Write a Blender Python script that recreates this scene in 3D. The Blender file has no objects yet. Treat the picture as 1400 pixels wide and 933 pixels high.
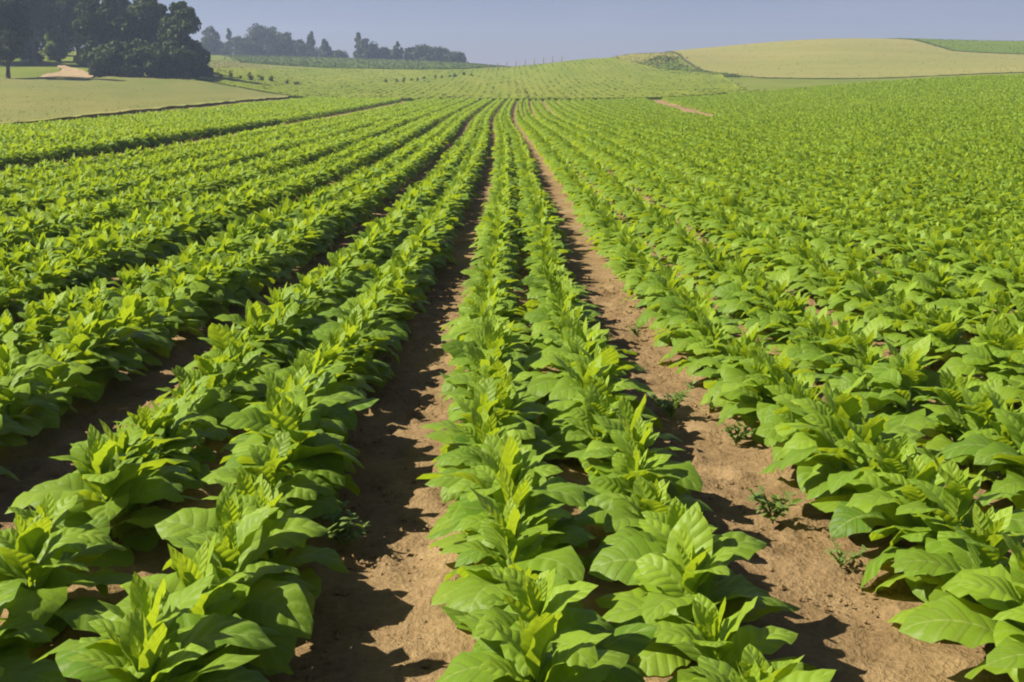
import bpy, math, random
import numpy as np
from mathutils import Vector, Matrix

rng = np.random.default_rng(11)
random.seed(5)
PI = math.pi
scene = bpy.context.scene
COL = scene.collection

# ------------------------------------------------------------------ camera numbers and terrain
F = 1650.0                      # focal length in pixels of a 1400 wide frame
XV, YV = 696.0, 115.0           # where the crop rows vanish
TH = math.atan((466.5 - YV) / F)
CT, ST = math.cos(TH), math.sin(TH)
EYE = 1.95
KU = F / CT

def z_at(py, D):
    r = (py - 466.5) / F
    return EYE - D * (ST + r * CT) / (CT - r * ST)

def pchip(xk, yk, x):
    xk = np.asarray(xk, float); yk = np.asarray(yk, float)
    h = np.diff(xk); d = np.diff(yk) / h
    m = np.zeros_like(yk); m[0] = d[0]; m[-1] = d[-1]
    for i in range(1, len(xk) - 1):
        if d[i-1] * d[i] > 0:
            w1 = 2*h[i] + h[i-1]; w2 = h[i] + 2*h[i-1]
            m[i] = (w1 + w2) / (w1 / d[i-1] + w2 / d[i])
    x = np.clip(x, xk[0], xk[-1])
    i = np.clip(np.searchsorted(xk, x) - 1, 0, len(xk) - 2)
    t = (x - xk[i]) / h[i]
    return ((2*t**3 - 3*t**2 + 1)*yk[i] + (t**3 - 2*t**2 + t)*h[i]*m[i]
            + (-2*t**3 + 3*t**2)*yk[i+1] + (t**3 - t**2)*h[i]*m[i+1])

# fall of the field along the rows (distance, height of the soil)
PY = [0, 4.5, 6.5, 10, 13.5, 21, 31, 57, 100, 150, 190, 400, 3000]
PZ = [0.04, -0.07, -0.17, -0.32, -0.42, -0.64, -0.76, -0.93, -1.05, -0.98, -0.86, -0.4, 0]
def prof(Y): return pchip(PY, PZ, Y)

KN = {                           # hills beyond, per direction: (distance, sight line)
 -900: [(60, 0), (90, 0), (150, 128), (215, 107), (245, 91), (275, 76), (330, 69), (500, 66), (650, 68), (900, 76)],
 0:    [(60, 0), (90, 0), (150, 128), (215, 107), (245, 91), (275, 76), (330, 69), (500, 66), (650, 68), (900, 76)],
 280:  [(60, 0), (100, 0), (190, 127), (230, 107.5), (265, 97), (400, 82), (620, 75.5), (900, 82)],
 420:  [(60, 0), (100, 0), (190, 138), (280, 114), (400, 92), (600, 78.5), (900, 86)],
 560:  [(60, 0), (100, 0), (190, 139), (280, 117), (400, 97), (600, 83), (900, 90)],
 650:  [(60, 0), (100, 0), (190, 139), (280, 118), (380, 99), (450, 93), (600, 86.5), (900, 94)],
 720:  [(60, 0), (100, 0), (190, 139), (280, 117), (400, 91), (600, 96), (900, 100)],
 800:  [(60, 0), (100, 0), (190, 139), (280, 115), (390, 83), (600, 92), (900, 100)],
 880:  [(60, 0), (100, 0), (190, 138), (280, 114), (350, 97), (400, 71.5), (500, 76), (900, 95)],
 1010: [(60, 0), (100, 164), (190, 131), (260, 117), (330, 103), (480, 62), (560, 63.5), (900, 84)],
 1150: [(50, 0), (100, 156), (190, 119), (250, 116), (310, 109), (480, 53), (560, 55), (900, 80)],
 1400: [(40, 0), (100, 145), (190, 106), (250, 110), (310, 100), (430, 76), (500, 58), (560, 60), (900, 84)],
 2300: [(30, 0), (100, 130), (190, 92), (250, 98), (310, 90), (430, 66), (500, 48), (560, 50), (900, 80)],
}
UK = np.array([(p - XV) / KU for p in sorted(KN)])
YF = np.concatenate([np.linspace(0, 60, 61), np.geomspace(61, 3000, 340)])
UF = np.linspace(UK[0], UK[-1], 321)
tab = []
for p in sorted(KN):
    ys = [0, 5, 10, 20]; zs = [float(prof(v)) for v in ys]
    for (D, py) in KN[p]:
        ys.append(D); zs.append(float(prof(D)) if py == 0 else z_at(py, D))
    ys += [1500, 3000]; zs += [zs[-1] - 4, zs[-1] - 8]
    tab.append(pchip(ys, zs, YF))
tab = np.array(tab)
# where the field is still the flat strip keep the measured profile
pr = prof(YF)
TAB = np.array([pchip(UK, tab[:, j], UF) for j in range(len(YF))]).T      # [u, Y]
ker = np.exp(-0.5 * (np.arange(-9, 10) / 4.0)**2); ker /= ker.sum()
pad = np.pad(TAB, ((9, 9), (0, 0)), mode='edge')
TAB = sum(k * pad[i:i+TAB.shape[0]] for i, k in enumerate(ker))

def terrain(X, Y):
    X = np.asarray(X, float); Y = np.asarray(Y, float)
    Yc = np.clip(Y, 0.5, 2990)
    u = np.clip(X / Yc, UF[0], UF[-1] - 1e-9)
    fu = (u - UF[0]) / (UF[1] - UF[0]); iu = np.clip(fu.astype(int), 0, len(UF) - 2); tu = fu - iu
    iy = np.clip(np.searchsorted(YF, Yc) - 1, 0, len(YF) - 2)
    ty = (Yc - YF[iy]) / (YF[iy+1] - YF[iy])
    z = ((TAB[iu, iy]*(1-tu) + TAB[iu+1, iy]*tu)*(1-ty) + (TAB[iu, iy+1]*(1-tu) + TAB[iu+1, iy+1]*tu)*ty)
    return z

def rowc(Y):                     # the slight meander of the crop rows: axis of the left path
    return pchip([0, 4.4, 6.2, 9.5, 30, 57, 101, 157, 183, 260], [-.52, -.60, -.70, -.78, -.74, -.88, -1.45, -1.05, -.62, .4], Y)

def at(px, D):
    return (px - XV) / KU * D

def project(X, Y, Z):
    d = EYE - Z
    zc = Y * CT + d * ST
    return XV + F * X / zc, 466.5 + F * (d * CT - Y * ST) / zc, zc

# ------------------------------------------------------------------ value noise
_P = rng.random((256, 256))
def noise2(x, y):
    xi = np.floor(x).astype(int); yi = np.floor(y).astype(int)
    tx = x - xi; ty = y - yi
    tx = tx*tx*(3-2*tx); ty = ty*ty*(3-2*ty)
    a = _P[xi & 255, yi & 255]; b = _P[(xi+1) & 255, yi & 255]
    c = _P[xi & 255, (yi+1) & 255]; d = _P[(xi+1) & 255, (yi+1) & 255]
    return (a*(1-tx) + b*tx)*(1-ty) + (c*(1-tx) + d*tx)*ty
def fbm(x, y, n=4):
    s = 0; a = 1.0; t = 0
    for k in range(n):
        s = s + a*noise2(x*2**k + 17.3*k, y*2**k + 5.1*k); t += a; a *= .5
    return s / t

# ------------------------------------------------------------------ mesh helpers
def mesh_np(name, V, Q, uv=None, tint=None, smooth=True, mat=None):
    me = bpy.data.meshes.new(name)
    V = np.ascontiguousarray(V, np.float32); Q = np.ascontiguousarray(Q, np.int32)
    k = Q.shape[1]
    me.vertices.add(len(V)); me.vertices.foreach_set('co', V.ravel())
    me.loops.add(Q.size); me.loops.foreach_set('vertex_index', Q.ravel())
    me.polygons.add(len(Q)); me.polygons.foreach_set('loop_start', np.arange(len(Q), dtype=np.int32)*k)
    if uv is not None:
        l = me.uv_layers.new(name='UVMap')
        l.data.foreach_set('uv', np.ascontiguousarray(uv[Q.ravel()], np.float32).ravel())
    if tint is not None:
        a = me.attributes.new('tint', 'FLOAT', 'POINT')
        a.data.foreach_set('value', np.ascontiguousarray(tint, np.float32))
    me.update(calc_edges=True)
    me.polygons.foreach_set('use_smooth', np.full(len(Q), smooth))
    me.validate()
    if mat: me.materials.append(mat)
    return me

def link(name, me, parent=None, **props):
    o = bpy.data.objects.new(name, me); COL.objects.link(o)
    if parent: o.parent = parent
    for k, v in props.items(): o[k] = v
    return o

def empty(name, loc, **props):
    o = bpy.data.objects.new(name, None); COL.objects.link(o)
    o.location = loc; o.empty_display_size = .2
    for k, v in props.items(): o[k] = v
    return o

def grid_quads(n, m, off=0):     # n+1 by m+1 vertices
    i, j = np.meshgrid(np.arange(n), np.arange(m), indexing='ij')
    a = i*(m+1) + j
    return (np.stack([a, a+m+1, a+m+2, a+1], -1).reshape(-1, 4) + off)

def tube(path, radii, k=7):
    V = []; Q = []
    for i, (p, r) in enumerate(zip(path, radii)):
        p = Vector(p)
        d = (Vector(path[min(i+1, len(path)-1)]) - Vector(path[max(i-1, 0)])).normalized()
        q = d.to_track_quat('Z', 'Y')
        for j in range(k):
            a = 2*PI*j/k
            V.append(tuple(p + q @ Vector((r*math.cos(a), r*math.sin(a), 0))))
    for i in range(len(path)-1):
        for j in range(k):
            Q.append((i*k+j, i*k+(j+1) % k, (i+1)*k+(j+1) % k, (i+1)*k+j))
    return np.array(V), np.array(Q)

def join(parts):
    V = []; Q = []; n = 0
    for v, q in parts:
        V.append(v); Q.append(q + n); n += len(v)
    return np.concatenate(V), np.concatenate(Q)

# ------------------------------------------------------------------ materials
def new_mat(name):
    m = bpy.data.materials.new(name); m.use_nodes = True
    nt = m.node_tree; nt.nodes.clear()
    return m, nt
def N(nt, t, **kw):
    n = nt.nodes.new(t)
    for k, v in kw.items():
        if k.startswith('_'): setattr(n, k[1:], v)
        else: n.inputs[k.replace('__', ' ')].default_value = v
    return n
def L(nt, a, b): nt.links.new(a, b)
def ramp(nt, fac, stops):
    r = nt.nodes.new('ShaderNodeValToRGB')
    e = r.color_ramp.elements
    while len(e) < len(stops): e.new(.5)
    for el, (p, c) in zip(e, stops): el.position = p; el.color = (*c, 1)
    L(nt, fac, r.inputs[0]); return r.outputs[0]
def noise(nt, co, scale, detail=4, rough=.55):
    n = N(nt, 'ShaderNodeTexNoise', Scale=scale, Detail=detail, Roughness=rough)
    L(nt, co, n.inputs['Vector']); return n.outputs['Fac']
def math_(nt, op, a, b=None, c=None):
    n = nt.nodes.new('ShaderNodeMath'); n.operation = op
    for i, v in enumerate((a, b, c)):
        if v is None: continue
        if isinstance(v, (int, float)): n.inputs[i].default_value = v
        else: L(nt, v, n.inputs[i])
    return n.outputs[0]
def mixc(nt, fac, a, b, mode='MIX'):
    n = nt.nodes.new('ShaderNodeMix'); n.data_type = 'RGBA'; n.blend_type = mode
    for idx, v in ((0, fac), (6, a), (7, b)):
        if isinstance(v, (int, float)): n.inputs[idx].default_value = v
        elif isinstance(v, tuple): n.inputs[idx].default_value = (*v, 1)
        else: L(nt, v, n.inputs[idx])
    return n.outputs[2]

def leaf_material(name, young, old, trans, rough=.45, tf=.38, veins=True, spec=.3):
    m, nt = new_mat(name)
    at_ = N(nt, 'ShaderNodeAttribute', _attribute_name='tint')
    oi = nt.nodes.new('ShaderNodeObjectInfo')
    geo = nt.nodes.new('ShaderNodeNewGeometry')
    t = math_(nt, 'ADD', math_(nt, 'MULTIPLY', at_.outputs['Fac'], .85), math_(nt, 'MULTIPLY', oi.outputs['Random'], .15))
    big = noise(nt, geo.outputs['Position'], .35, 2)
    t = math_(nt, 'ADD', t, math_(nt, 'MULTIPLY', math_(nt, 'SUBTRACT', big, .5), .5))
    t.node.use_clamp = True
    col = mixc(nt, t, old, young)
    fine = noise(nt, geo.outputs['Position'], 14, 3)
    col = mixc(nt, math_(nt, 'MULTIPLY', fine, .35), col, tuple(c*.62 for c in old))
    spot = ramp(nt, noise(nt, geo.outputs['Position'], 38, 2, .5), [(.66, (0, 0, 0)), (.74, (1, 1, 1))])
    col = mixc(nt, math_(nt, 'MULTIPLY', spot, .22), col, (.36, .33, .09))
    tcol = mixc(nt, t, tuple(c*.75 for c in trans), trans)
    nrm = None
    if veins:
        uv = nt.nodes.new('ShaderNodeUVMap'); sp = nt.nodes.new('ShaderNodeSeparateXYZ'); L(nt, uv.outputs[0], sp.inputs[0])
        av = math_(nt, 'ABSOLUTE', math_(nt, 'SUBTRACT', sp.outputs[0], .5))          # 0 at midrib .. .5
        mid = math_(nt, 'LESS_THAN', av, .022)
        ph = math_(nt, 'SUBTRACT', sp.outputs[1], math_(nt, 'MULTIPLY', av, .34))
        s = math_(nt, 'SINE', math_(nt, 'MULTIPLY', ph, 2*PI*7))
        lat = math_(nt, 'POWER', math_(nt, 'MULTIPLY_ADD', s, .5, .5), 10)
        vein = math_(nt, 'MAXIMUM', mid, math_(nt, 'MULTIPLY', lat, .55))
        col = mixc(nt, math_(nt, 'MULTIPLY', vein, .55), col, (.30, .38, .10))
        hgt = math_(nt, 'SUBTRACT', math_(nt, 'MULTIPLY', math_(nt, 'ABSOLUTE', math_(nt, 'SINE', math_(nt, 'MULTIPLY', ph, PI*7))), .9), math_(nt, 'MULTIPLY', mid, .5))
        hgt = math_(nt, 'ADD', hgt, math_(nt, 'MULTIPLY', noise(nt, geo.outputs['Position'], 60, 2), .5))
        b = N(nt, 'ShaderNodeBump', Strength=.35, Distance=.012); L(nt, hgt, b.inputs['Height']); nrm = b.outputs[0]
    p = N(nt, 'ShaderNodeBsdfPrincipled', Roughness=rough); p.inputs['Specular IOR Level'].default_value = spec
    L(nt, col, p.inputs['Base Color'])
    tr = nt.nodes.new('ShaderNodeBsdfTranslucent'); L(nt, tcol, tr.inputs[0])
    if nrm: L(nt, nrm, p.inputs['Normal']); L(nt, nrm, tr.inputs['Normal'])
    mx = N(nt, 'ShaderNodeMixShader', Fac=tf); L(nt, p.outputs[0], mx.inputs[1]); L(nt, tr.outputs[0], mx.inputs[2])
    o = nt.nodes.new('ShaderNodeOutputMaterial'); L(nt, mx.outputs[0], o.inputs[0])
    return m

def ground_material(name, stops, scales=(.05, .6, 5), bump=.3, dist=.1, stretch=None, rough=.95):
    m, nt = new_mat(name)
    geo = nt.nodes.new('ShaderNodeNewGeometry'); co = geo.outputs['Position']
    if stretch:
        mp = N(nt, 'ShaderNodeMapping', Scale=stretch); L(nt, co, mp.inputs[0]); co = mp.outputs[0]
    a = noise(nt, co, scales[0], 3); b = noise(nt, co, scales[1], 5); c = noise(nt, geo.outputs['Position'], scales[2], 5, .65)
    f = math_(nt, 'ADD', math_(nt, 'ADD', math_(nt, 'MULTIPLY', a, .35), math_(nt, 'MULTIPLY', b, .35)), math_(nt, 'MULTIPLY', c, .3))
    col = ramp(nt, f, stops)
    bp = N(nt, 'ShaderNodeBump', Strength=bump, Distance=dist); L(nt, math_(nt, 'ADD', b, c), bp.inputs['Height'])
    p = N(nt, 'ShaderNodeBsdfPrincipled', Roughness=rough); p.inputs['Specular IOR Level'].default_value = .1
    L(nt, col, p.inputs['Base Color']); L(nt, bp.outputs[0], p.inputs['Normal'])
    o = nt.nodes.new('ShaderNodeOutputMaterial'); L(nt, p.outputs[0], o.inputs[0])
    return m

M_LEAF = leaf_material('tobacco_leaf', (.285, .41, .028), (.075, .17, .014), (.48, .62, .02), tf=.38, rough=.5, spec=.25)  # dark old colour also paints in the shading among the lower leaves
M_SHOOT = leaf_material('tobacco_young_leaf', (.34, .46, .034), (.19, .32, .024), (.52, .65, .022), tf=.40, rough=.5, spec=.25)
M_WEED = leaf_material('weed_leaf', (.20, .29, .07), (.13, .20, .05), (.3, .42, .05), veins=False, tf=.3)
M_TREE = leaf_material('tree_leaf', (.095, .125, .018), (.014, .030, .008), (.06, .09, .008), veins=False, tf=.18, rough=.6, spec=.15)
M_SHRUB = leaf_material('shrub_leaf', (.19, .25, .03), (.12, .17, .02), (.28, .36, .03), veins=False, tf=.4, rough=.6, spec=.15)
M_BARK = ground_material('bark', [(.3, (.05, .04, .03)), (.7, (.13, .10, .075))], (.5, 4, 14), .5, .05)
M_STEM = ground_material('stem', [(.3, (.10, .17, .03)), (.7, (.18, .25, .06))], (2, 12, 40), .2, .005, rough=.6)
M_POST = ground_material('weathered_wood', [(.3, (.16, .10, .05)), (.7, (.34, .22, .11))], (.5, 4, 14), .4, .02)
M_SOIL = ground_material('sandy_soil', [(.30, (.115, .070, .030)), (.46, (.215, .142, .066)), (.56, (.28, .190, .092)), (.70, (.38, .28, .15))], (.35, 3.2, 26), .9, .035)
M_GROUND = ground_material('field_grass', [(.30, (.07, .10, .012)), (.5, (.14, .17, .020)), (.7, (.20, .19, .045))], (.02, .12, .8), .5, .25)
M_MEADOW = ground_material('dry_meadow', [(.30, (.09, .135, .025)), (.46, (.155, .165, .042)), (.6, (.20, .185, .055)), (.72, (.24, .20, .07))], (.02, .15, 1.4), .6, .2, (1, .35, 1))
M_WHEAT = ground_material('ripening_wheat', [(.30, (.15, .17, .035)), (.46, (.21, .205, .052)), (.58, (.25, .225, .068)), (.72, (.28, .22, .085))], (.012, .06, .7), .5, .25, (.35, 1, 1))
M_GREEN = ground_material('green_crop', [(.30, (.09, .135, .010)), (.46, (.145, .185, .015)), (.58, (.19, .21, .024)), (.72, (.24, .20, .055))], (.02, .15, 1.2), .6, .25, (1.6, .3, 1))
M_BRIGHT = ground_material('bright_grass', [(.30, (.07, .12, .008)), (.5, (.11, .16, .012)), (.7, (.15, .18, .02))], (.02, .1, .9), .5, .25)
M_BANK_SHADE = ground_material('bank_grass_shade', [(.30, (.065, .105, .012)), (.5, (.105, .145, .016)), (.7, (.15, .165, .028))], (.04, .25, 1.2), .7, .4)  # shade on the bank's slope is put into this darker green
M_FAR = ground_material('far_crop', [(.30, (.05, .09, .012)), (.5, (.085, .125, .018)), (.7, (.13, .15, .03))], (.02, .1, .6), .5, .3)
M_DRY = ground_material('dry_grass', [(.30, (.13, .15, .025)), (.5, (.21, .20, .045)), (.7, (.31, .23, .08))], (.05, .3, 1.4), .6, .3)
M_SAND = ground_material('pale_sand', [(.30, (.22, .15, .075)), (.5, (.34, .25, .14)), (.7, (.42, .32, .20))], (.2, 1.2, 7), .6, .12)

# ------------------------------------------------------------------ ground
sv = np.linspace(-1.5, 1.5, 301)
Yg = np.concatenate([np.linspace(-6, 30, 60), np.geomspace(30.7, 1500, 260)])
S_, Y_ = np.meshgrid(sv, Yg, indexing='ij')
X_ = S_ * (Y_ + 12)
Z_ = terrain(X_, np.clip(Y_, .5, None)) - .12 + (fbm(X_/6, Y_/6, 3) - .5) * .3 * np.clip((Y_-190)/60, 0, 1)
link('ground', mesh_np('ground', np.stack([X_, Y_, Z_], -1).reshape(-1, 3), grid_quads(300, len(Yg)-1), mat=M_GROUND),
     kind='structure', label='rolling green farmland rising to the skyline behind the crop')

# soil of the crop field: fine clods and wheel furrows close by, plainer farther off
def soil_grid(t, Y, amp, dz):
    T, YY = np.meshgrid(t, Y, indexing='ij')
    X = T + rowc(YY)
    bed = .5 + .5*np.cos(PI*(T - 1)) if True else 0
    z = terrain(X, YY) + dz + .07*(bed - .35)
    z = z + amp*((fbm(X*2.2, YY*2.2, 3)-.5)*.065 + (fbm(X*8, YY*8, 3)-.5)*.045 + np.maximum(fbm(X*13+9, YY*13, 2)-.58, 0)*.16)
    return np.stack([X, YY, z], -1).reshape(-1, 3), grid_quads(len(t)-1, len(Y)-1)
near = soil_grid(np.arange(-5.5, 7.51, .045), np.arange(1.8, 15.01, .04), 1.0, 0)
mid_ = soil_grid(np.arange(-36, 100.1, .25), np.concatenate([np.arange(1.0, 30, .5), np.geomspace(30, 192, 90)]), .5, -.045)
v, q = join([near, mid_])
link('soil', mesh_np('soil', v, q, mat=M_SOIL), kind='structure', label='sandy brown soil of the tobacco field with bare wheel paths')

# clods on the paths
nc = 9000
cy = 2.8 + 13*rng.random(nc)**1.5
ck = rng.choice([0, 2, 2, 0, 4, -2, 1], nc)
ct = ck + rng.normal(0, .21, nc)
cx = ct + rowc(cy)
cz = terrain(cx, cy) + .07*((.5 + .5*np.cos(PI*(ct-1))) - .35)
cs = .004 + .018*rng.random(nc)**4
ico = np.array([(1,0,0),(0,1,0),(-1,0,0),(0,-1,0),(.1,0,.9),(0,.1,-.9)], float)
icoq = np.array([(0,1,4),(1,2,4),(2,3,4),(3,0,4),(1,0,5),(2,1,5),(3,2,5),(0,3,5)])
cv = ico[None]*(.65+.7*rng.random((nc, 6, 1)))
ang = rng.random(nc)*2*PI
ca, sa = np.cos(ang)[:, None], np.sin(ang)[:, None]
cv = np.stack([cv[..., 0]*ca - cv[..., 1]*sa, cv[..., 0]*sa + cv[..., 1]*ca, cv[..., 2]*.75], -1)*cs[:, None, None]
cv += np.stack([cx, cy, cz+.004], -1)[:, None]
link('soil_clods', mesh_np('soil_clods', cv.reshape(-1, 3), (icoq[None]+(np.arange(nc)*6)[:, None, None]).reshape(-1, 3), mat=M_SOIL, smooth=False),
     kind='stuff', label='small dry soil clods scattered over the bare paths', category='soil')

# ------------------------------------------------------------------ tobacco leaves
def leaf_arrays(base, az, a0, droop, length, width, fold, tint, nS, nV, seed=0, roll=None):
    r = np.random.default_rng(seed)
    n = len(az)
    s = np.linspace(0, 1, nS+1)[None]
    a = a0[:, None] - droop[:, None]*s**1.35
    am = .5*(a[:, 1:] + a[:, :-1]); ds = length[:, None]/nS
    R = np.concatenate([np.zeros((n, 1)), np.cumsum(np.cos(am)*ds, 1)], 1)
    Zm = np.concatenate([np.zeros((n, 1)), np.cumsum(np.sin(am)*ds, 1)], 1)
    sh = (s+1e-6)**.75*(1-s)**.82; sh = sh/sh.max()
    if nS <= 3: sh = np.maximum(sh, .12)
    else: sh = np.maximum(sh, .10*(1-s))
    w = width[:, None]*.5*sh
    vv = np.linspace(-1, 1, nV+1)
    f = (fold[:, None]*(1-.6*s))[..., None]
    bend = (r.normal(0, .10, n)[:, None]*length[:, None]*s**2)
    if roll is None: roll = r.normal(0, .22, n)
    lat = vv[None, None]*w[..., None]*np.cos(f) + bend[..., None]
    k1 = r.uniform(2.2, 3.6, (n, 1, 1)); p1 = r.uniform(0, 2*PI, (n, 1, 1)); p2 = r.uniform(0, 2*PI, (n, 1, 1))
    ripple = np.where(vv[None, None] > 0, np.sin(2*PI*k1*s[..., None] + p1), np.sin(2*PI*k1*s[..., None] + p2))
    nor = np.abs(vv)[None, None]*w[..., None]*np.sin(f) + .13*w[..., None]*ripple*np.abs(vv)[None, None]**2 \
        - .35*w[..., None]*np.abs(vv)[None, None]**2*s[..., None] + vv[None, None]*w[..., None]*roll[:, None, None]
    ca, sa = np.cos(az)[:, None, None], np.sin(az)[:, None, None]
    sn, cs_ = np.sin(a)[..., None], np.cos(a)[..., None]
    rad = R[..., None] - nor*sn
    x = base[:, 0, None, None] + rad*ca - lat*sa
    y = base[:, 1, None, None] + rad*sa + lat*ca
    z = base[:, 2, None, None] + Zm[..., None] + nor*cs_
    V = np.stack([x, y, z], -1).reshape(-1, 3)
    nv = (nS+1)*(nV+1)
    Q = (grid_quads(nS, nV)[None] + (np.arange(n)*nv)[:, None, None]).reshape(-1, 4)
    uv = np.stack(np.broadcast_arrays(vv[None]*.5+.5, np.linspace(0, 1, nS+1)[:, None]), -1).reshape(-1, 2)
    uv = np.tile(uv, (n, 1))
    return V, Q, uv, np.repeat(tint, nv)

def plant_leaves(nP, nleaf, r, size, pos=None, grow=1.0):
    """parameters of nP plants with nleaf leaves each, flattened"""
    i = np.tile(np.arange(nleaf), (nP, 1)); q = i/(nleaf-1)
    az = r.uniform(0, 2*PI, (nP, 1)) + i*2.39996 + r.normal(0, .18, i.shape)
    hz = (.035 + .27*q**.9) * (1 + r.normal(0, .05, i.shape))
    ln = np.interp(q, [0, .25, .6, .85, 1], [.345, .37, .325, .255, .19])*(1 + r.normal(0, .12, i.shape))
    a0 = np.radians(np.interp(q, [0, .3, .6, .85, 1], [24, 37, 52, 66, 77]) + r.normal(0, 7, i.shape))
    dr = np.radians(np.interp(q, [0, .3, .6, .85, 1], [72, 90, 90, 70, 40])*grow + r.normal(0, 16, i.shape))
    wd = ln*np.interp(q, [0, .5, 1], [.58, .56, .50])*(1 + r.normal(0, .08, i.shape))
    fo = np.radians(np.interp(q, [0, .5, 1], [10, 18, 34]) + r.normal(0, 6, i.shape))
    ti = np.clip(np.interp(q, [0, .12, .4, 1], [.75, .35, .4, .85]) + r.normal(0, .14, i.shape), 0, 1)
    sz = size[:, None]
    base = np.stack([.012*np.cos(az), .012*np.sin(az), hz], -1)*sz[..., None]
    if pos is not None: base = base + pos[:, None, :]
    fl = lambda a: a.reshape(-1)
    return base.reshape(-1, 3), fl(az), fl(a0), fl(dr), fl(ln*sz), fl(wd*sz), fl(fo), fl(ti)

def plant_shoot(nP, n, r, size, pos=None):
    i = np.tile(np.arange(n), (nP, 1)); q = i/max(n-1, 1)
    az = r.uniform(0, 2*PI, (nP, 1)) + i*2.39996
    hz = .295 + .045*q
    ln = (.23 - .08*q)*(1 + r.normal(0, .14, i.shape))
    a0 = np.radians(76 + 10*q + r.normal(0, 4, i.shape))
    dr = np.radians(28 - 30*q + r.normal(0, 9, i.shape))
    wd = ln*(.42 - .12*q); fo = np.radians(34 + 12*q + 0*i)
    ti = np.clip(.6 + .3*q + r.normal(0, .1, i.shape), 0, 1)
    sz = size[:, None]
    base = np.stack([.008*np.cos(az), .008*np.sin(az), hz + 0*az], -1)*sz[..., None]
    if pos is not None: base = base + pos[:, None, :]
    fl = lambda a: a.reshape(-1)
    return base.reshape(-1, 3), fl(az), fl(a0), fl(dr), fl(ln*sz), fl(wd*sz), fl(fo), fl(ti)

# every plant of the field: row offset from the axis of the left path, distance along the row
ROWS = []                        # (offset, bed number, side)
for k in range(-15, 46):
    if k == -8: continue         # the wide lane
    for sgn in ((-1, 1) if k != -7 else (1,)):
        ROWS.append((2*k + 1 + sgn*(.34 if k < 0 else .325 if k == 0 else .42) + (.23 if k == -1 else .33 if k < -1 else -.21 if k == 1 else -.34 if k > 1 else -.07), k, sgn))
pl = []
for ri, (off, k, sgn) in enumerate(ROWS):
    y = np.arange(2.7 + rng.random()*.4, 190, .315)
    y = y + rng.normal(0, .045, len(y))
    x = off + rowc(y) + rng.normal(0, .035, len(y))
    keep = np.abs(x - .03*y*0) < .445*y + 2.2
    keep &= rng.random(len(y)) > .026
    tr = np.interp(y, [60, 105, 185, 192], [14.5, 17.2, 21.8, 22.3])      # the bare track in the crop
    keep &= ~((np.abs(x - tr) < 1.25) & (y > 100))
    y, x = y[keep], x[keep]
    g = 1 + .16*(fbm(x/7 + 3, y/7, 2) - .5)*2
    s = g*np.clip(1 + rng.normal(0, .095, len(y)), .70, 1.2)*.985
    if k < 0: s = s*(1.04 if k > -9 else 1.2)
    for a, b, c in zip(x, y, s): pl.append((a, b, c, ri))
pl = np.array(pl)
plz = terrain(pl[:, 0], pl[:, 1]) + .035
ppx, ppy, pzc = project(pl[:, 0], pl[:, 1], plz + .25)
rad_px = .36*F/pzc
seen = (ppx > -rad_px*.8) & (ppx < 1400+rad_px*.8) & (ppy - rad_px*.7 < 933)
order = np.argsort(np.where(seen, pzc, 1e9))[:300]
single = np.zeros(len(pl), bool); single[order] = True

# a dozen plants of one kind, each with its leaves, young leaves and stem
protos = []
for k in range(14):
    r = np.random.default_rng(100+k)
    one = np.ones(1)
    a = leaf_arrays(*plant_leaves(1, int(r.integers(15, 20)), r, one, grow=r.uniform(.85, 1.15)), 10, 6, seed=k)
    b = leaf_arrays(*plant_shoot(1, 5, r, one), 6, 4, seed=k+50)
    ml = mesh_np('leaves', a[0], a[1], a[2], a[3], True, M_LEAF)
    ms = mesh_np('young_leaves', b[0], b[1], b[2], b[3], True, M_SHOOT)
    sv_, sq_ = tube([(0, 0, -.05), (.003, 0, .1), (0, .004, .22), (0, 0, .34)], [.016, .015, .012, .007], 8)
    mt = mesh_np('stem', sv_, sq_, None, None, True, M_STEM)
    protos.append((ml, ms, mt))

ORD = ['', 'nearest', 'second', 'third', 'fourth', 'fifth', 'sixth', 'seventh', 'eighth', 'ninth', 'tenth', 'eleventh', 'twelfth',
       'thirteenth', 'fourteenth', 'fifteenth', 'sixteenth', 'seventeenth', 'eighteenth', 'nineteenth', 'twentieth']
TENS = {2: 'twenty', 3: 'thirty', 4: 'forty', 5: 'fifty'}
def ordinal(n):
    if n <= 20: return ORD[n]
    t, u = divmod(n, 10)
    if u == 0: return TENS[t][:-1] + 'ieth'
    return TENS[t] + '-' + ('first' if u == 1 else ORD[u])
def row_phrase(off):
    if 0 < off < 1: return 'left row between the two bare paths'
    if 1 < off < 2: return 'right row between the two bare paths'
    if off < 0:
        n = sum(1 for o, _, _ in ROWS if off <= o < 0)
        return ('row' if n == 1 else ordinal(n) + ' row') + ' left of the shaded path'
    n = sum(1 for o, _, _ in ROWS if 2 < o <= off)
    return ('row' if n == 1 else ordinal(n) + ' row') + ' right of the sunlit path'

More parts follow.
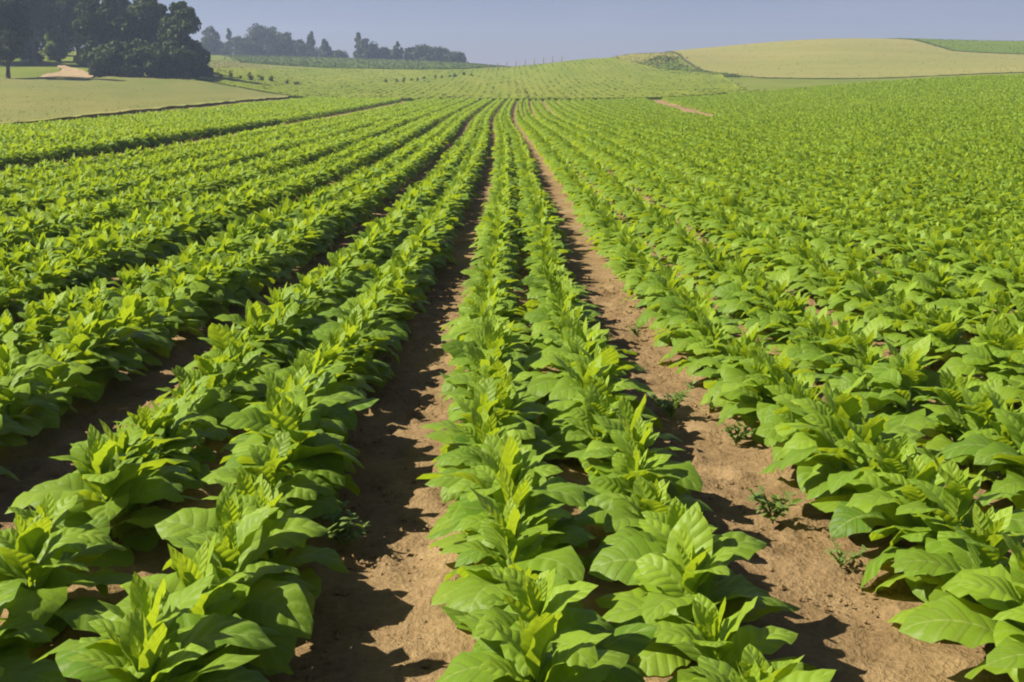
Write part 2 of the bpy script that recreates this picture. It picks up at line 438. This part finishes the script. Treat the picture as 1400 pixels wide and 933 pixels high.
first = {}
def put_plant(proto, loc, rz, tilt, sc, label):
    """first use of a kind builds it; after that the plant and its parts are copied"""
    if proto not in first:
        root = empty('tobacco_plant', (0, 0, 0), category='tobacco plant', group='tobacco plants in the near rows')
        kids = [link('leaves', protos[proto][0], root), link('young_leaves', protos[proto][1], root), link('stem', protos[proto][2], root)]
        first[proto] = (root, kids)
    else:
        r0, k0 = first[proto]
        root = r0.copy(); COL.objects.link(root)
        for ch in k0:
            c = ch.copy(); COL.objects.link(c); c.parent = root
    root.location = loc; root.rotation_euler = (tilt[0], tilt[1], rz); root.scale = (sc, sc, sc)
    root['label'] = label
idx = np.nonzero(single)[0]
for ri in sorted(set(pl[idx, 3].astype(int))):
    mine = [i for i in idx if int(pl[i, 3]) == ri]
    mine.sort(key=lambda i: pl[i, 1])
    for n, i in enumerate(mine, 1):
        look = 'large' if pl[i, 2] > 1.13 else ('small' if pl[i, 2] < .89 else 'broad-leaved')
        if n == 1: lab = f'{look} green tobacco plant, nearest the viewer in the {row_phrase(ROWS[ri][0])}'
        else: lab = f'{look} tobacco plant, {ordinal(n)} from the front in the {row_phrase(ROWS[ri][0])}'
        put_plant(int(rng.integers(0, len(protos))), (pl[i, 0], pl[i, 1], plz[i]), rng.uniform(0, 2*PI), rng.normal(0, .06, 2), pl[i, 2], lab)

# all the other plants of the field as one object, simpler the farther they stand
rest = ~single
VV, QQ, UU, TT, MI = [], [], [], [], []; nv = 0
for (d0, d1, nl, ns, nS, nV, nsh, wf) in ((0, 24, 17, 5, 8, 4, 5, 1), (24, 48, 16, 4, 5, 2, 3, 1), (48, 95, 12, 3, 3, 2, 2, 1.1), (95, 400, 8, 2, 2, 1, 2, 1.25)):
    m = rest & (pl[:, 1] >= d0) & (pl[:, 1] < d1)
    P = np.stack([pl[m, 0], pl[m, 1], plz[m]], -1); r = np.random.default_rng(int(d1))
    la = list(plant_leaves(len(P), nl, r, pl[m, 2], P)); la[5] = la[5]*wf
    sh = plant_shoot(len(P), ns, r, pl[m, 2], P)
    for k, (arr, ss, vvn) in enumerate(((la, nS, nV), (sh, max(2, nS-3), min(nV, 2)))):
        a, b, c, d = leaf_arrays(*arr, ss, vvn, seed=int(d1)+k)
        VV.append(a); QQ.append(b + nv); UU.append(c); TT.append(d); MI.append(np.full(len(b), k)); nv += len(a)
me = mesh_np('tobacco_crop', np.concatenate(VV), np.concatenate(QQ), np.concatenate(UU), np.concatenate(TT), True, M_LEAF)
me.materials.append(M_SHOOT); me.polygons.foreach_set('material_index', np.concatenate(MI).astype(np.int32))
link('tobacco_crop', me, kind='stuff', label='rows of green tobacco plants stretching away to the far field edge', category='crop')
print('crop faces', len(me.polygons), 'plants', len(pl), 'far single', pzc[order].max())

# ------------------------------------------------------------------ weeds on the paths
def weed(px, D, sz, n, seed, label):
    r = np.random.default_rng(seed)
    x = at(px, D); z = float(terrain(x, D))
    root = empty('weed', (x, D, z), label=label, category='weed', group='weeds on the bare paths')
    parts = []; stems = []; nvv = 0
    for k in range(n):
        ph = r.uniform(0, 2*PI); le = sz*r.uniform(.5, 1); lean = r.uniform(.2, .9)
        p = [(le*lean*t*math.cos(ph), le*lean*t*math.sin(ph), le*(t - .25*t*t)) for t in (-.05, .35, .7, 1)]
        stems.append(tube(p, [.004, .0035, .003, .002], 5))
        for t in np.linspace(.25, 1, 7):
            c = np.array([le*lean*t*math.cos(ph), le*lean*t*math.sin(ph), le*(t - .25*t*t)])
            for e in range(2):
                parts.append((c, ph + r.normal(0, 1.4), r.uniform(.1, 1.0), r.uniform(.3, 1.0), sz*r.uniform(.16, .32), r.uniform(0, 1)))
    b = np.array([p[0] for p in parts]); g = lambda i: np.array([p[i] for p in parts])
    a = leaf_arrays(b, g(1), g(2), g(3), g(4), g(4)*.42, np.full(len(parts), .3), g(5), 4, 2, seed)
    link('leaves', mesh_np('leaves', a[0], a[1], a[2], a[3], True, M_WEED), root)
    v, q = join(stems); link('stem', mesh_np('stem', v, q, None, None, True, M_STEM), root)
weed(452, 5.15, .22, 9, 1, 'dark bushy weed in shade at the near left edge of the shaded path')
weed(930, 7.7, .26, 9, 2, 'green weed at the left edge of the sunlit path, the farther one')
weed(1085, 5.5, .22, 7, 3, 'small spindly weed on the near left edge of the sunlit path')
weed(1026, 7.0, .20, 7, 4, 'low pale weed at the right edge of the sunlit path')
weed(1112, 9.6, .14, 5, 5, 'tiny weed among the plants in the furrow right of the sunlit path')

weed(880, 11.0, .15, 6, 6, 'small green weed on the sunlit path, farthest up the path')
weed(600, 6.1, .10, 5, 7, 'tiny pale weed beside the central rows on the sunny side of the shaded path')
weed(1190, 4.9, .12, 5, 8, 'tiny weed at the right edge of the sunlit path, nearest the viewer')
# ------------------------------------------------------------------ sheets of other crops
def sheet(name, rowsYX, h, mat, nS, nY, bump, kind, tuft=None, lane=None, **props):
    """draped sheet between left and right bounds given per distance, with sides reaching the ground"""
    ys = np.array([r[0] for r in rowsYX]); xl = np.array([r[1] for r in rowsYX]); xr = np.array([r[2] for r in rowsYX])
    Y = np.linspace(ys[0], ys[-1], nY+1); s = np.linspace(0, 1, nS+1)
    S, YY = np.meshgrid(s, Y, indexing='ij')
    X = np.interp(YY, ys, xl)*(1-S) + np.interp(YY, ys, xr)*S
    jit = (fbm(X/3, YY/3, 3) - .5)
    edge = np.minimum(np.minimum(S, 1-S)*nS, np.minimum((YY-Y[0])/(Y[1]-Y[0]), (Y[-1]-YY)/(Y[1]-Y[0])))
    e0 = (edge < .5)
    X = X + np.where(e0, jit*1.0, 0); 
    ZZ = terrain(X, YY) + h + bump*(fbm(X/1.7, YY/2.5, 3) - .5)*2
    V = np.stack([X, YY, ZZ], -1).reshape(-1, 3); Q = grid_quads(nS, nY)
    rim = [i*(nY+1) for i in range(nS+1)] + [nS*(nY+1)+j for j in range(1, nY+1)] + [i*(nY+1)+nY for i in range(nS-1, -1, -1)] + [j for j in range(nY-1, 0, -1)]
    low = V[rim].copy(); low[:, 2] -= h + .5
    n0 = len(V); R = len(rim)
    sk = np.array([(rim[i], rim[(i+1) % R], n0+(i+1) % R, n0+i) for i in range(R)])
    VA = np.concatenate([V, low]); QA = np.concatenate([Q, sk])
    if tuft:
        n, th, tw, spill = tuft; r = np.random.default_rng(len(name)+n)
        ty = np.exp(r.uniform(math.log(ys[0]), math.log(ys[-1]), n)) if ys[-1]/ys[0] > 1.5 else r.uniform(ys[0], ys[-1], n)
        l_, r_ = np.interp(ty, ys, xl), np.interp(ty, ys, xr)
        lim = .6*ty + 5
        l_, r_ = np.maximum(l_, -lim), np.minimum(r_, lim)
        tx = l_ + (r_-l_)*r.random(n) + r.normal(0, spill, n); ty = ty + r.normal(0, spill*1.5, n)
        if lane: tx = np.where(r.random(n) < .75, np.round(tx/lane)*lane + r.normal(0, lane*.1, n), tx)
        tz = terrain(tx, ty) + h*.75
        a = r.uniform(0, PI, n); hh = th*r.uniform(.5, 1.3, n); ww = tw*r.uniform(.5, 1.4, n)*.5
        dx, dy = np.cos(a)*ww, np.sin(a)*ww; lx, ly = r.normal(0, .35, n)*hh, r.normal(0, .35, n)*hh
        tv = np.stack([np.stack([tx-dx, ty-dy, tz], -1), np.stack([tx+dx, ty+dy, tz], -1),
                       np.stack([tx+dx*.5+lx, ty+dy*.5+ly, tz+hh], -1), np.stack([tx-dx*.7+lx, ty-dy*.7+ly, tz+hh*.85], -1)], 1).reshape(-1, 3)
        QA = np.concatenate([QA, np.arange(4*n).reshape(-1, 4) + len(VA)]); VA = np.concatenate([VA, tv])
    me = mesh_np(name, VA, QA, mat=mat)
    return link(name, me, kind=kind, **props)

def pxr(rows): return [(Y, at(a, Y), at(b, Y)) for Y, a, b in rows]
rows = []
for Y in np.linspace(45, 190, 12): rows.append((Y, -150 - Y*.4, float(rowc(Y)) - 34.6))
rows += [(200, -235, at(398, 200)), (210, -240, at(335, 210)), (211, at(-150, 211), at(330, 211)), (213, at(122, 213), at(318, 213)), (222, at(150, 222), at(255, 222)), (228, at(170, 228), at(240, 228))]
sheet('meadow', rows, .26, M_MEADOW, 160, 160, .09, 'stuff', tuft=(9000, .12, .08, .2), label='pale dry grass meadow between the tobacco field and the dark grove', category='meadow')
sheet('low_crop', pxr([(197, 400, 1040), (206, 375, 1030), (216, 310, 1020), (230, 262, 1010), (262, 262, 1005), (330, 330, 985), (352, 380, 905), (392, 470, 800), (398, 500, 770)]), .35, M_GREEN, 200, 120, .14, 'stuff', tuft=(18000, .15, .45, .8), lane=1.6,
      label='low green crop on the rise beyond the far end of the tobacco rows', category='crop')
sheet('wheat_crop', pxr([(315, 1040, 2300), (330, 1000, 2300), (350, 962, 2300), (385, 930, 2300), (430, 918, 2300), (480, 908, 2300), (540, 900, 2300)]), .13, M_WHEAT, 240, 120, .08, 'stuff', tuft=(2500, .12, .5, 1.2),
      label='pale yellow ripening wheat covering the hill on the right', category='wheat')
sheet('green_field', pxr([(432, 1300, 2400), (460, 1262, 2400), (500, 1228, 2400), (545, 1205, 2400)]), 0.36, M_BRIGHT, 120, 40, .08, 'stuff', tuft=(5000, .25, .5, 1.2),
      label='bright green strip on the crest behind the wheat at far right', category='crop')
sheet('far_field', pxr([(405, 330, 420), (430, 330, 640), (500, 320, 690), (590, 300, 690), (606, 300, 660)]), .12, M_FAR, 120, 40, .08, 'stuff', tuft=(9000, .25, .6, 2.5),
      label='darker green field just below the distant ridge trees', category='field')
sheet('stubble', pxr([(262, 262, 300), (285, 262, 360), (320, 255, 410), (360, 250, 395), (395, 250, 330)]), .14, M_MEADOW, 80, 50, .05, 'stuff', tuft=(3000, .15, .25, 1.2),
      label='tan stubble strip behind the right end of the dark grove', category='stubble')
sheet('bank_scrub', pxr([(322, 985, 1012), (332, 910, 1000), (345, 872, 968), (360, 866, 940), (374, 880, 926), (384, 905, 918)]), .15, M_BANK_SHADE, 60, 40, .14, 'stuff', tuft=(1500, .3, .6, 1.3),
      label='green scrubby slope, its shade painted dark, below the dry bank left of the wheat', category='scrub')
sheet('dry_bank', pxr([(352, 866, 880), (364, 852, 900), (376, 846, 918), (388, 843, 926), (402, 850, 922), (415, 880, 912)]), .15, M_DRY, 60, 30, .12, 'stuff', tuft=(500, .2, .5, 1.5),
      label='tan and yellow dry grass bank on the crest left of the wheat', category='grass bank')

# ------------------------------------------------------------------ trees
def leaf_cloud(cent, radii, counts, size, r, up=.35):
    cs_, out = [], []
    for c, rad, n in zip(cent, radii, counts):
        d = r.normal(0, 1, (n, 3)); d /= np.linalg.norm(d, axis=1)[:, None]
        rr = r.random(n)**.42
        cs_.append(c + d*rr[:, None]*rad); out.append(d)
    C_ = np.concatenate(cs_); D_ = np.concatenate(out)
    n = len(C_)
    nr = D_*.7 + r.normal(0, .55, (n, 3)) + np.array([0, 0, up]); nr /= np.linalg.norm(nr, axis=1)[:, None]
    t = np.cross(nr, r.normal(0, 1, (n, 3))); t /= np.linalg.norm(t, axis=1)[:, None]
    b = np.cross(nr, t)
    s = size*(.6 + .8*r.random(n))[:, None]
    asp = (.55 + .4*r.random(n))[:, None]
    V = np.stack([C_ - t*s, C_ - b*s*asp + nr*s*.2, C_ + t*s, C_ + b*s*asp + nr*s*.2], 1).reshape(-1, 3)
    Q = np.arange(4*n).reshape(-1, 4)
    return V, Q, np.repeat(np.clip(r.normal(.5, .22, n), 0, 1), 4)

def tree(name, px, D, h, w, seed, label, cat='tree', group=None, base=.18, nl=9000, size=.34, mat=None, shape='round', lobes=30, dz=0):
    r = np.random.default_rng(seed)
    x = at(px, D); z = float(terrain(x, D)) + dz
    root = empty(name, (x, D, z - .05), label=label, category=cat)
    if group: root['group'] = group
    R = w/2; cent = []; radi = []
    for k in range(lobes):
        q = (k + r.random())/lobes
        if shape == 'cone': env = (1-q)**.8*1.0 + .08
        elif shape == 'tall': env = math.sin(PI*min(.98, .18+.8*q))**.7
        else: env = math.sqrt(max(0, 1 - ((q-.42)/.62)**2))
        ph = r.uniform(0, 2*PI); rr = R*env*math.sqrt(r.uniform(.1, 1))*.78
        cent.append(np.array([rr*math.cos(ph), rr*math.sin(ph), h*(base + (1-base)*(.08 + .86*q))]))
        radi.append(np.array([1, 1, .78])*R*(.36 + .22*r.random())*(1 if shape == 'round' else .85)*max(.55, env))
    wt = np.array([a[0]**2 for a in radi]); wt = wt/wt.sum()
    V, Q, T = leaf_cloud(cent, radi, np.maximum(20, (wt*nl).astype(int)), size, r)
    V[:, 2] = np.maximum(V[:, 2], .1)
    parts = [tube([(0, 0, -.3), (.02*h*r.normal(), 0, h*.2), (.03*h*r.normal()*.5, .02*h*r.normal(), h*.5), (0, 0, h*.82)], [h*.028, h*.021, h*.014, h*.004], 9)]
    for c in cent[::2]:
        z0 = max(h*.12, c[2]*.55)
        parts.append(tube([(0, 0, z0), tuple(c*np.array([.45, .45, 0]) + np.array([0, 0, z0*.5 + c[2]*.5])), tuple(c)], [h*.010, h*.007, h*.003], 6))
    v, q = join(parts)
    link('trunk', mesh_np('trunk', v, q, None, None, True, M_BARK), root)
    link('crown', mesh_np('crown', V, Q, None, T, False, mat or M_TREE), root)
    return root

G = 'trees of the dark grove'
grove = [ # px, D, height, width, base, label
 (12, 208, 19.5, 9.5, .10, 'dark tree with a bare lower trunk at the left edge of the grove', 'tall'),
 (-35, 252, 20, 12, .12, 'dark tree cut by the left border of the photo', 'round'),
 (52, 252, 19, 9.5, .34, 'tall dark tree above the sandy track, just right of the leftmost trees', 'tall'),
 (84, 262, 18.5, 10, .34, 'tall tree high above the yellow-green bush on the slope', 'round'),
 (112, 258, 17.5, 9.5, .22, 'tree with olive green crown just right of the sandy track', 'round'),
 (140, 232, 16.5, 9.0, .08, 'tall tree left of the middle of the dark grove, reaching the photo top', 'tall'),
 (164, 246, 17.0, 8.5, .12, 'tree behind the middle of the dark grove with rounded top', 'round'),
 (203, 236, 16.0, 9.5, .06, 'broad round-topped tree second from the right end of the grove', 'round'),
 (224, 246, 13.5, 7, .08, 'lower tree in the dip between the two rightmost round crowns', 'round'),
 (30, 292, 15, 15, .03, 'shaded tree closing the background behind the leftmost trunk', 'round'),
 (74, 300, 15, 15, .03, 'shaded tree in the background above the yellow-green bush', 'round'),
 (256, 232, 14.2, 8.0, .05, 'round-crowned tree at the right end of the dark grove', 'round'),
]
for i, (px, D, h, w, b, lab, shp) in enumerate(grove):
    tree('broadleaf_tree', px, D, h, w, 300+i, lab, 'tree', G, base=b, shape=shp)
bush = [(143, 224, 5.5, 5.0, 'dark bush at the foot of the grove beside the sandy track'), (156, 223, 6.5, 6.5, 'dark bush at the grove foot, second right of the sandy track'),
        (186, 223, 6.8, 7, 'dark bush below the broad round-topped tree'), (216, 223, 6.5, 6.5, 'dark bush below the dip in the grove skyline'),
        (243, 223, 6.5, 6.0, 'dark bush in front of the rightmost tree of the grove'), (262, 226, 5.0, 4.2, 'dark bush closing the right end of the grove')]
for i, (px, D, h, w, lab) in enumerate(bush):
    tree('bush', px, D, h, w, 340+i, lab, 'bush', 'bushes at the foot of the grove', base=.0, nl=4200, lobes=16)
tree('bush', 276, 236, 1.9, 5.0, 360, 'low dark bush in the tan strip just right of the grove', 'bush', base=0, nl=900, lobes=9)
tree('bush', 80, 262, 6.5, 6, 361, 'yellow-green bush on the grassy slope above the sandy track', 'bush', base=0, nl=2200, lobes=12, mat=M_SHRUB)
tree('bush', 120, 250, 7.5, 4.6, 362, 'olive green bush right above the sandy track', 'bush', base=0, nl=2200, lobes=12, mat=M_SHRUB)
tree('bush', 48, 258, 4.5, 7.0, 363, 'shaded bush under the tall trees behind the leftmost trunk', 'bush', base=0, nl=1800, lobes=12)

G2 = 'distant trees on the left ridge'
far = [ # px, Y, top py, width px, shape, label
 (291, 600, 35, 22, 'tall', 'distant hazy tree just right of the grove, half hidden by it'),
 (316, 625, 38, 13, 'cone', 'distant pointed tree second right of the grove'),
 (333, 615, 50, 24, 'round', 'low distant tree before the tallest hazy clump'),
 (357, 620, 32, 26, 'round', 'tallest rounded tree of the hazy left ridge clump'),
 (375, 635, 36, 24, 'round', 'hazy tree touching the right of the tallest ridge tree'),
 (393, 620, 43, 20, 'round', 'hazy tree at the right end of the tall ridge clump'),
 (413, 610, 54, 12, 'tall', 'short hazy tree just left of the thin sparse one'),
 (428, 615, 42, 10, 'tall', 'thin sparse hazy tree standing above its neighbours'),
 (446, 610, 53, 13, 'tall', 'small upright hazy tree alone before the skyline gap'),
 (463, 610, 72, 22, 'round', 'very low hazy bush in the skyline gap'),
 (491, 615, 44, 13, 'cone', 'pointed hazy tree at the left of the second ridge clump'),
 (503, 610, 54, 20, 'round', 'rounded hazy tree right against the pointed ridge tree'),
 (521, 615, 66, 22, 'round', 'low hazy tree in the middle of the second ridge clump'),
 (545, 610, 57, 11, 'tall', 'narrow upright hazy tree alone on the right ridge part'),
 (562, 615, 65, 14, 'round', 'small hazy tree beside the narrow upright one'),
 (581, 610, 63, 26, 'round', 'wide hazy tree, third from the right end of the ridge'),
 (602, 610, 66, 26, 'round', 'wide low hazy tree, second from the right end'),
 (622, 605, 73, 26, 'round', 'lowest hazy tree at the right end of the ridge trees'),
]
far += [(303, 640, 58, 26, 'round', 'low hazy bush filling the gap right of the grove'), (345, 640, 56, 28, 'round', 'low hazy tree behind the left foot of the tallest ridge tree'),
 (384, 645, 55, 28, 'round', 'low hazy tree behind the right foot of the tallest ridge tree'), (403, 640, 62, 24, 'round', 'low hazy bush under the right end of the tall ridge clump'),
 (424, 640, 68, 26, 'round', 'low hazy bush at the foot of the thin sparse tree'), (533, 640, 70, 24, 'round', 'low hazy bush left of the narrow upright ridge tree'),
 (571, 640, 71, 24, 'round', 'low hazy bush behind the small tree right of the narrow one'), (511, 640, 62, 20, 'cone', 'hazy pointed tree behind the middle of the second ridge clump')]
for i, (px, D, top, wpx, shp, lab) in enumerate(far):
    x = at(px, D); z = float(terrain(x, D)); h = max(2.2, z_at(top, D) - z)
    tree('ridge_tree', px, D, h, 1.5*wpx*D/KU, 400+i, lab, 'tree', G2, base=.0 if 'sparse' not in lab else .25, nl=2200 if wpx > 11 else 900, size=.55, shape=shp, lobes=22)

# saplings in rows beyond the meadow, posts on the crest
n = 0
for i, px in enumerate([252, 266, 277, 290, 303, 315, 330, 344, 358, 373, 390, 408]):
    D = 236 + i*1.8
    tree('sapling', px + random.uniform(-3, 3), D + random.uniform(-3, 3), random.uniform(1.2, 2.1) - .04*i, random.uniform(.8, 1.5), 500+i, f'{"leftmost" if i == 0 else ordinal(i+1) + " from left"} of the small dark saplings lined up behind the meadow', 'sapling',
         'saplings lined up behind the meadow', base=.05, nl=160, size=.22, lobes=6, mat=M_SHRUB)
for i in range(12):
    px = 530 + i*10.5 + random.uniform(-3, 3); D = 285 + i*5 + random.uniform(-6, 6)
    tree('sapling', px, D, random.uniform(.9, 1.6), random.uniform(.7, 1.1), 530+i, f'{"leftmost" if i == 0 else ordinal(i+1) + " from left"} of the pale saplings on the middle green rise', 'sapling',
         'saplings on the middle green rise', base=.05, nl=110, size=.25, lobes=6, mat=M_SHRUB)
pv, pq = tube([(0, 0, -.4), (0, 0, 1.0), (0, 0, 2.3), (0, 0, 2.32)], [.11, .10, .10, .02], 8)
pm = mesh_np('wooden_post', pv, pq, None, None, True, M_POST)
p0 = None
for i in range(9):
    px = 668 + i*12.5; D = 362 + 2*i; x = at(px, D)
    o = link('wooden_post', pm) if p0 is None else p0.copy()
    if p0 is None: p0 = o
    else: COL.objects.link(o)
    o.location = (x, D, float(terrain(x, D)) + .2)
    o['label'] = f'{"leftmost" if i == 0 else ordinal(i+1) + " from left"} of the brown wooden posts on the central crest'
    o['category'] = 'post'; o['group'] = 'wooden posts on the central crest'

sheet('path', pxr([(217, 54, 120), (221, 58, 128), (227, 70, 127), (232, 83, 122), (238, 87, 112), (243, 83, 100), (247, 80, 90)]), .22, M_SAND, 30, 40, .18, 'structure',
      label='pale sandy track climbing the slope beside the dark grove')

# ------------------------------------------------------------------ air
hv = bpy.data.meshes.new('haze')
x0, x1, y0, y1, z0, z1 = -2400, 2400, -20, 1540, -60, 70
hv.from_pydata([(x0,y0,z0),(x1,y0,z0),(x1,y1,z0),(x0,y1,z0),(x0,y0,z1),(x1,y0,z1),(x1,y1,z1),(x0,y1,z1)], [],
               [(3,2,1,0),(4,5,6,7),(0,1,5,4),(1,2,6,5),(2,3,7,6),(3,0,4,7)])
hm, nt = new_mat('haze_air')
pv_ = N(nt, 'ShaderNodeVolumePrincipled', Density=.00047, Anisotropy=.2); pv_.inputs['Color'].default_value = (.62, .76, 1, 1)
o = nt.nodes.new('ShaderNodeOutputMaterial'); L(nt, pv_.outputs[0], o.inputs['Volume'])
hv.materials.append(hm)
link('haze', hv, kind='stuff', label='thin bluish summer haze over the whole valley', category='haze')

# ------------------------------------------------------------------ light, sky
EL, AZ = math.radians(45), math.radians(-94)          # azimuth from +Y towards +X
sd = Vector((math.sin(AZ)*math.cos(EL), math.cos(AZ)*math.cos(EL), math.sin(EL)))
sun = bpy.data.lights.new('sun', 'SUN'); sun.energy = 5.0; sun.angle = math.radians(.5); sun.color = (1, .93, .80)
so = bpy.data.objects.new('sun', sun); COL.objects.link(so); so.rotation_euler = sd.to_track_quat('Z', 'Y').to_euler(); so.location = (-60, 20, 60)
w = bpy.data.worlds.new('World'); scene.world = w; w.use_nodes = True
nt = w.node_tree; nt.nodes.clear()
sky = nt.nodes.new('ShaderNodeTexSky'); sky.sky_type = 'NISHITA'; sky.sun_disc = False
sky.sun_elevation = EL; sky.sun_rotation = AZ % (2*PI); sky.air_density = 1.0; sky.dust_density = .3; sky.ozone_density = 3.0; sky.altitude = 300
bg = N(nt, 'ShaderNodeBackground', Strength=.05)
tc = nt.nodes.new('ShaderNodeTexCoord'); mp = N(nt, 'ShaderNodeMapping', Scale=(2.2, 2.2, 16)); L(nt, tc.outputs['Generated'], mp.inputs[0])
cl = ramp(nt, noise(nt, mp.outputs[0], 2.3, 4, .5), [(.50, (0, 0, 0)), (.78, (.5, .5, .5))])
skc = mixc(nt, cl, sky.outputs[0], (7.0, 6.7, 6.9))
L(nt, mixc(nt, 1.0, skc, (.61, .56, .77), 'MULTIPLY'), bg.inputs[0])
o = nt.nodes.new('ShaderNodeOutputWorld'); L(nt, bg.outputs[0], o.inputs[0])

# ------------------------------------------------------------------ camera
cam = bpy.data.cameras.new('camera'); cam.sensor_width = 36; cam.lens = F/1400*36; cam.clip_start = .05; cam.clip_end = 6000
co = bpy.data.objects.new('camera', cam); COL.objects.link(co)
co.location = (0, 0, EYE)
co.rotation_euler = (PI/2 - TH, 0, -(700-XV)/F)
scene.camera = co
vs = scene.view_settings
vs.view_transform = 'Standard'; vs.look = 'None'; vs.gamma = 1; vs.exposure = 1.0; vs.use_curve_mapping = False
cy_ = scene.cycles
cy_.max_bounces = 6; cy_.diffuse_bounces = 3; cy_.transmission_bounces = 3; cy_.volume_bounces = 0; cy_.transparent_max_bounces = 4
cy_.use_denoising = True
scene.render.film_transparent = False
scene.cycles.filter_width = 2.0
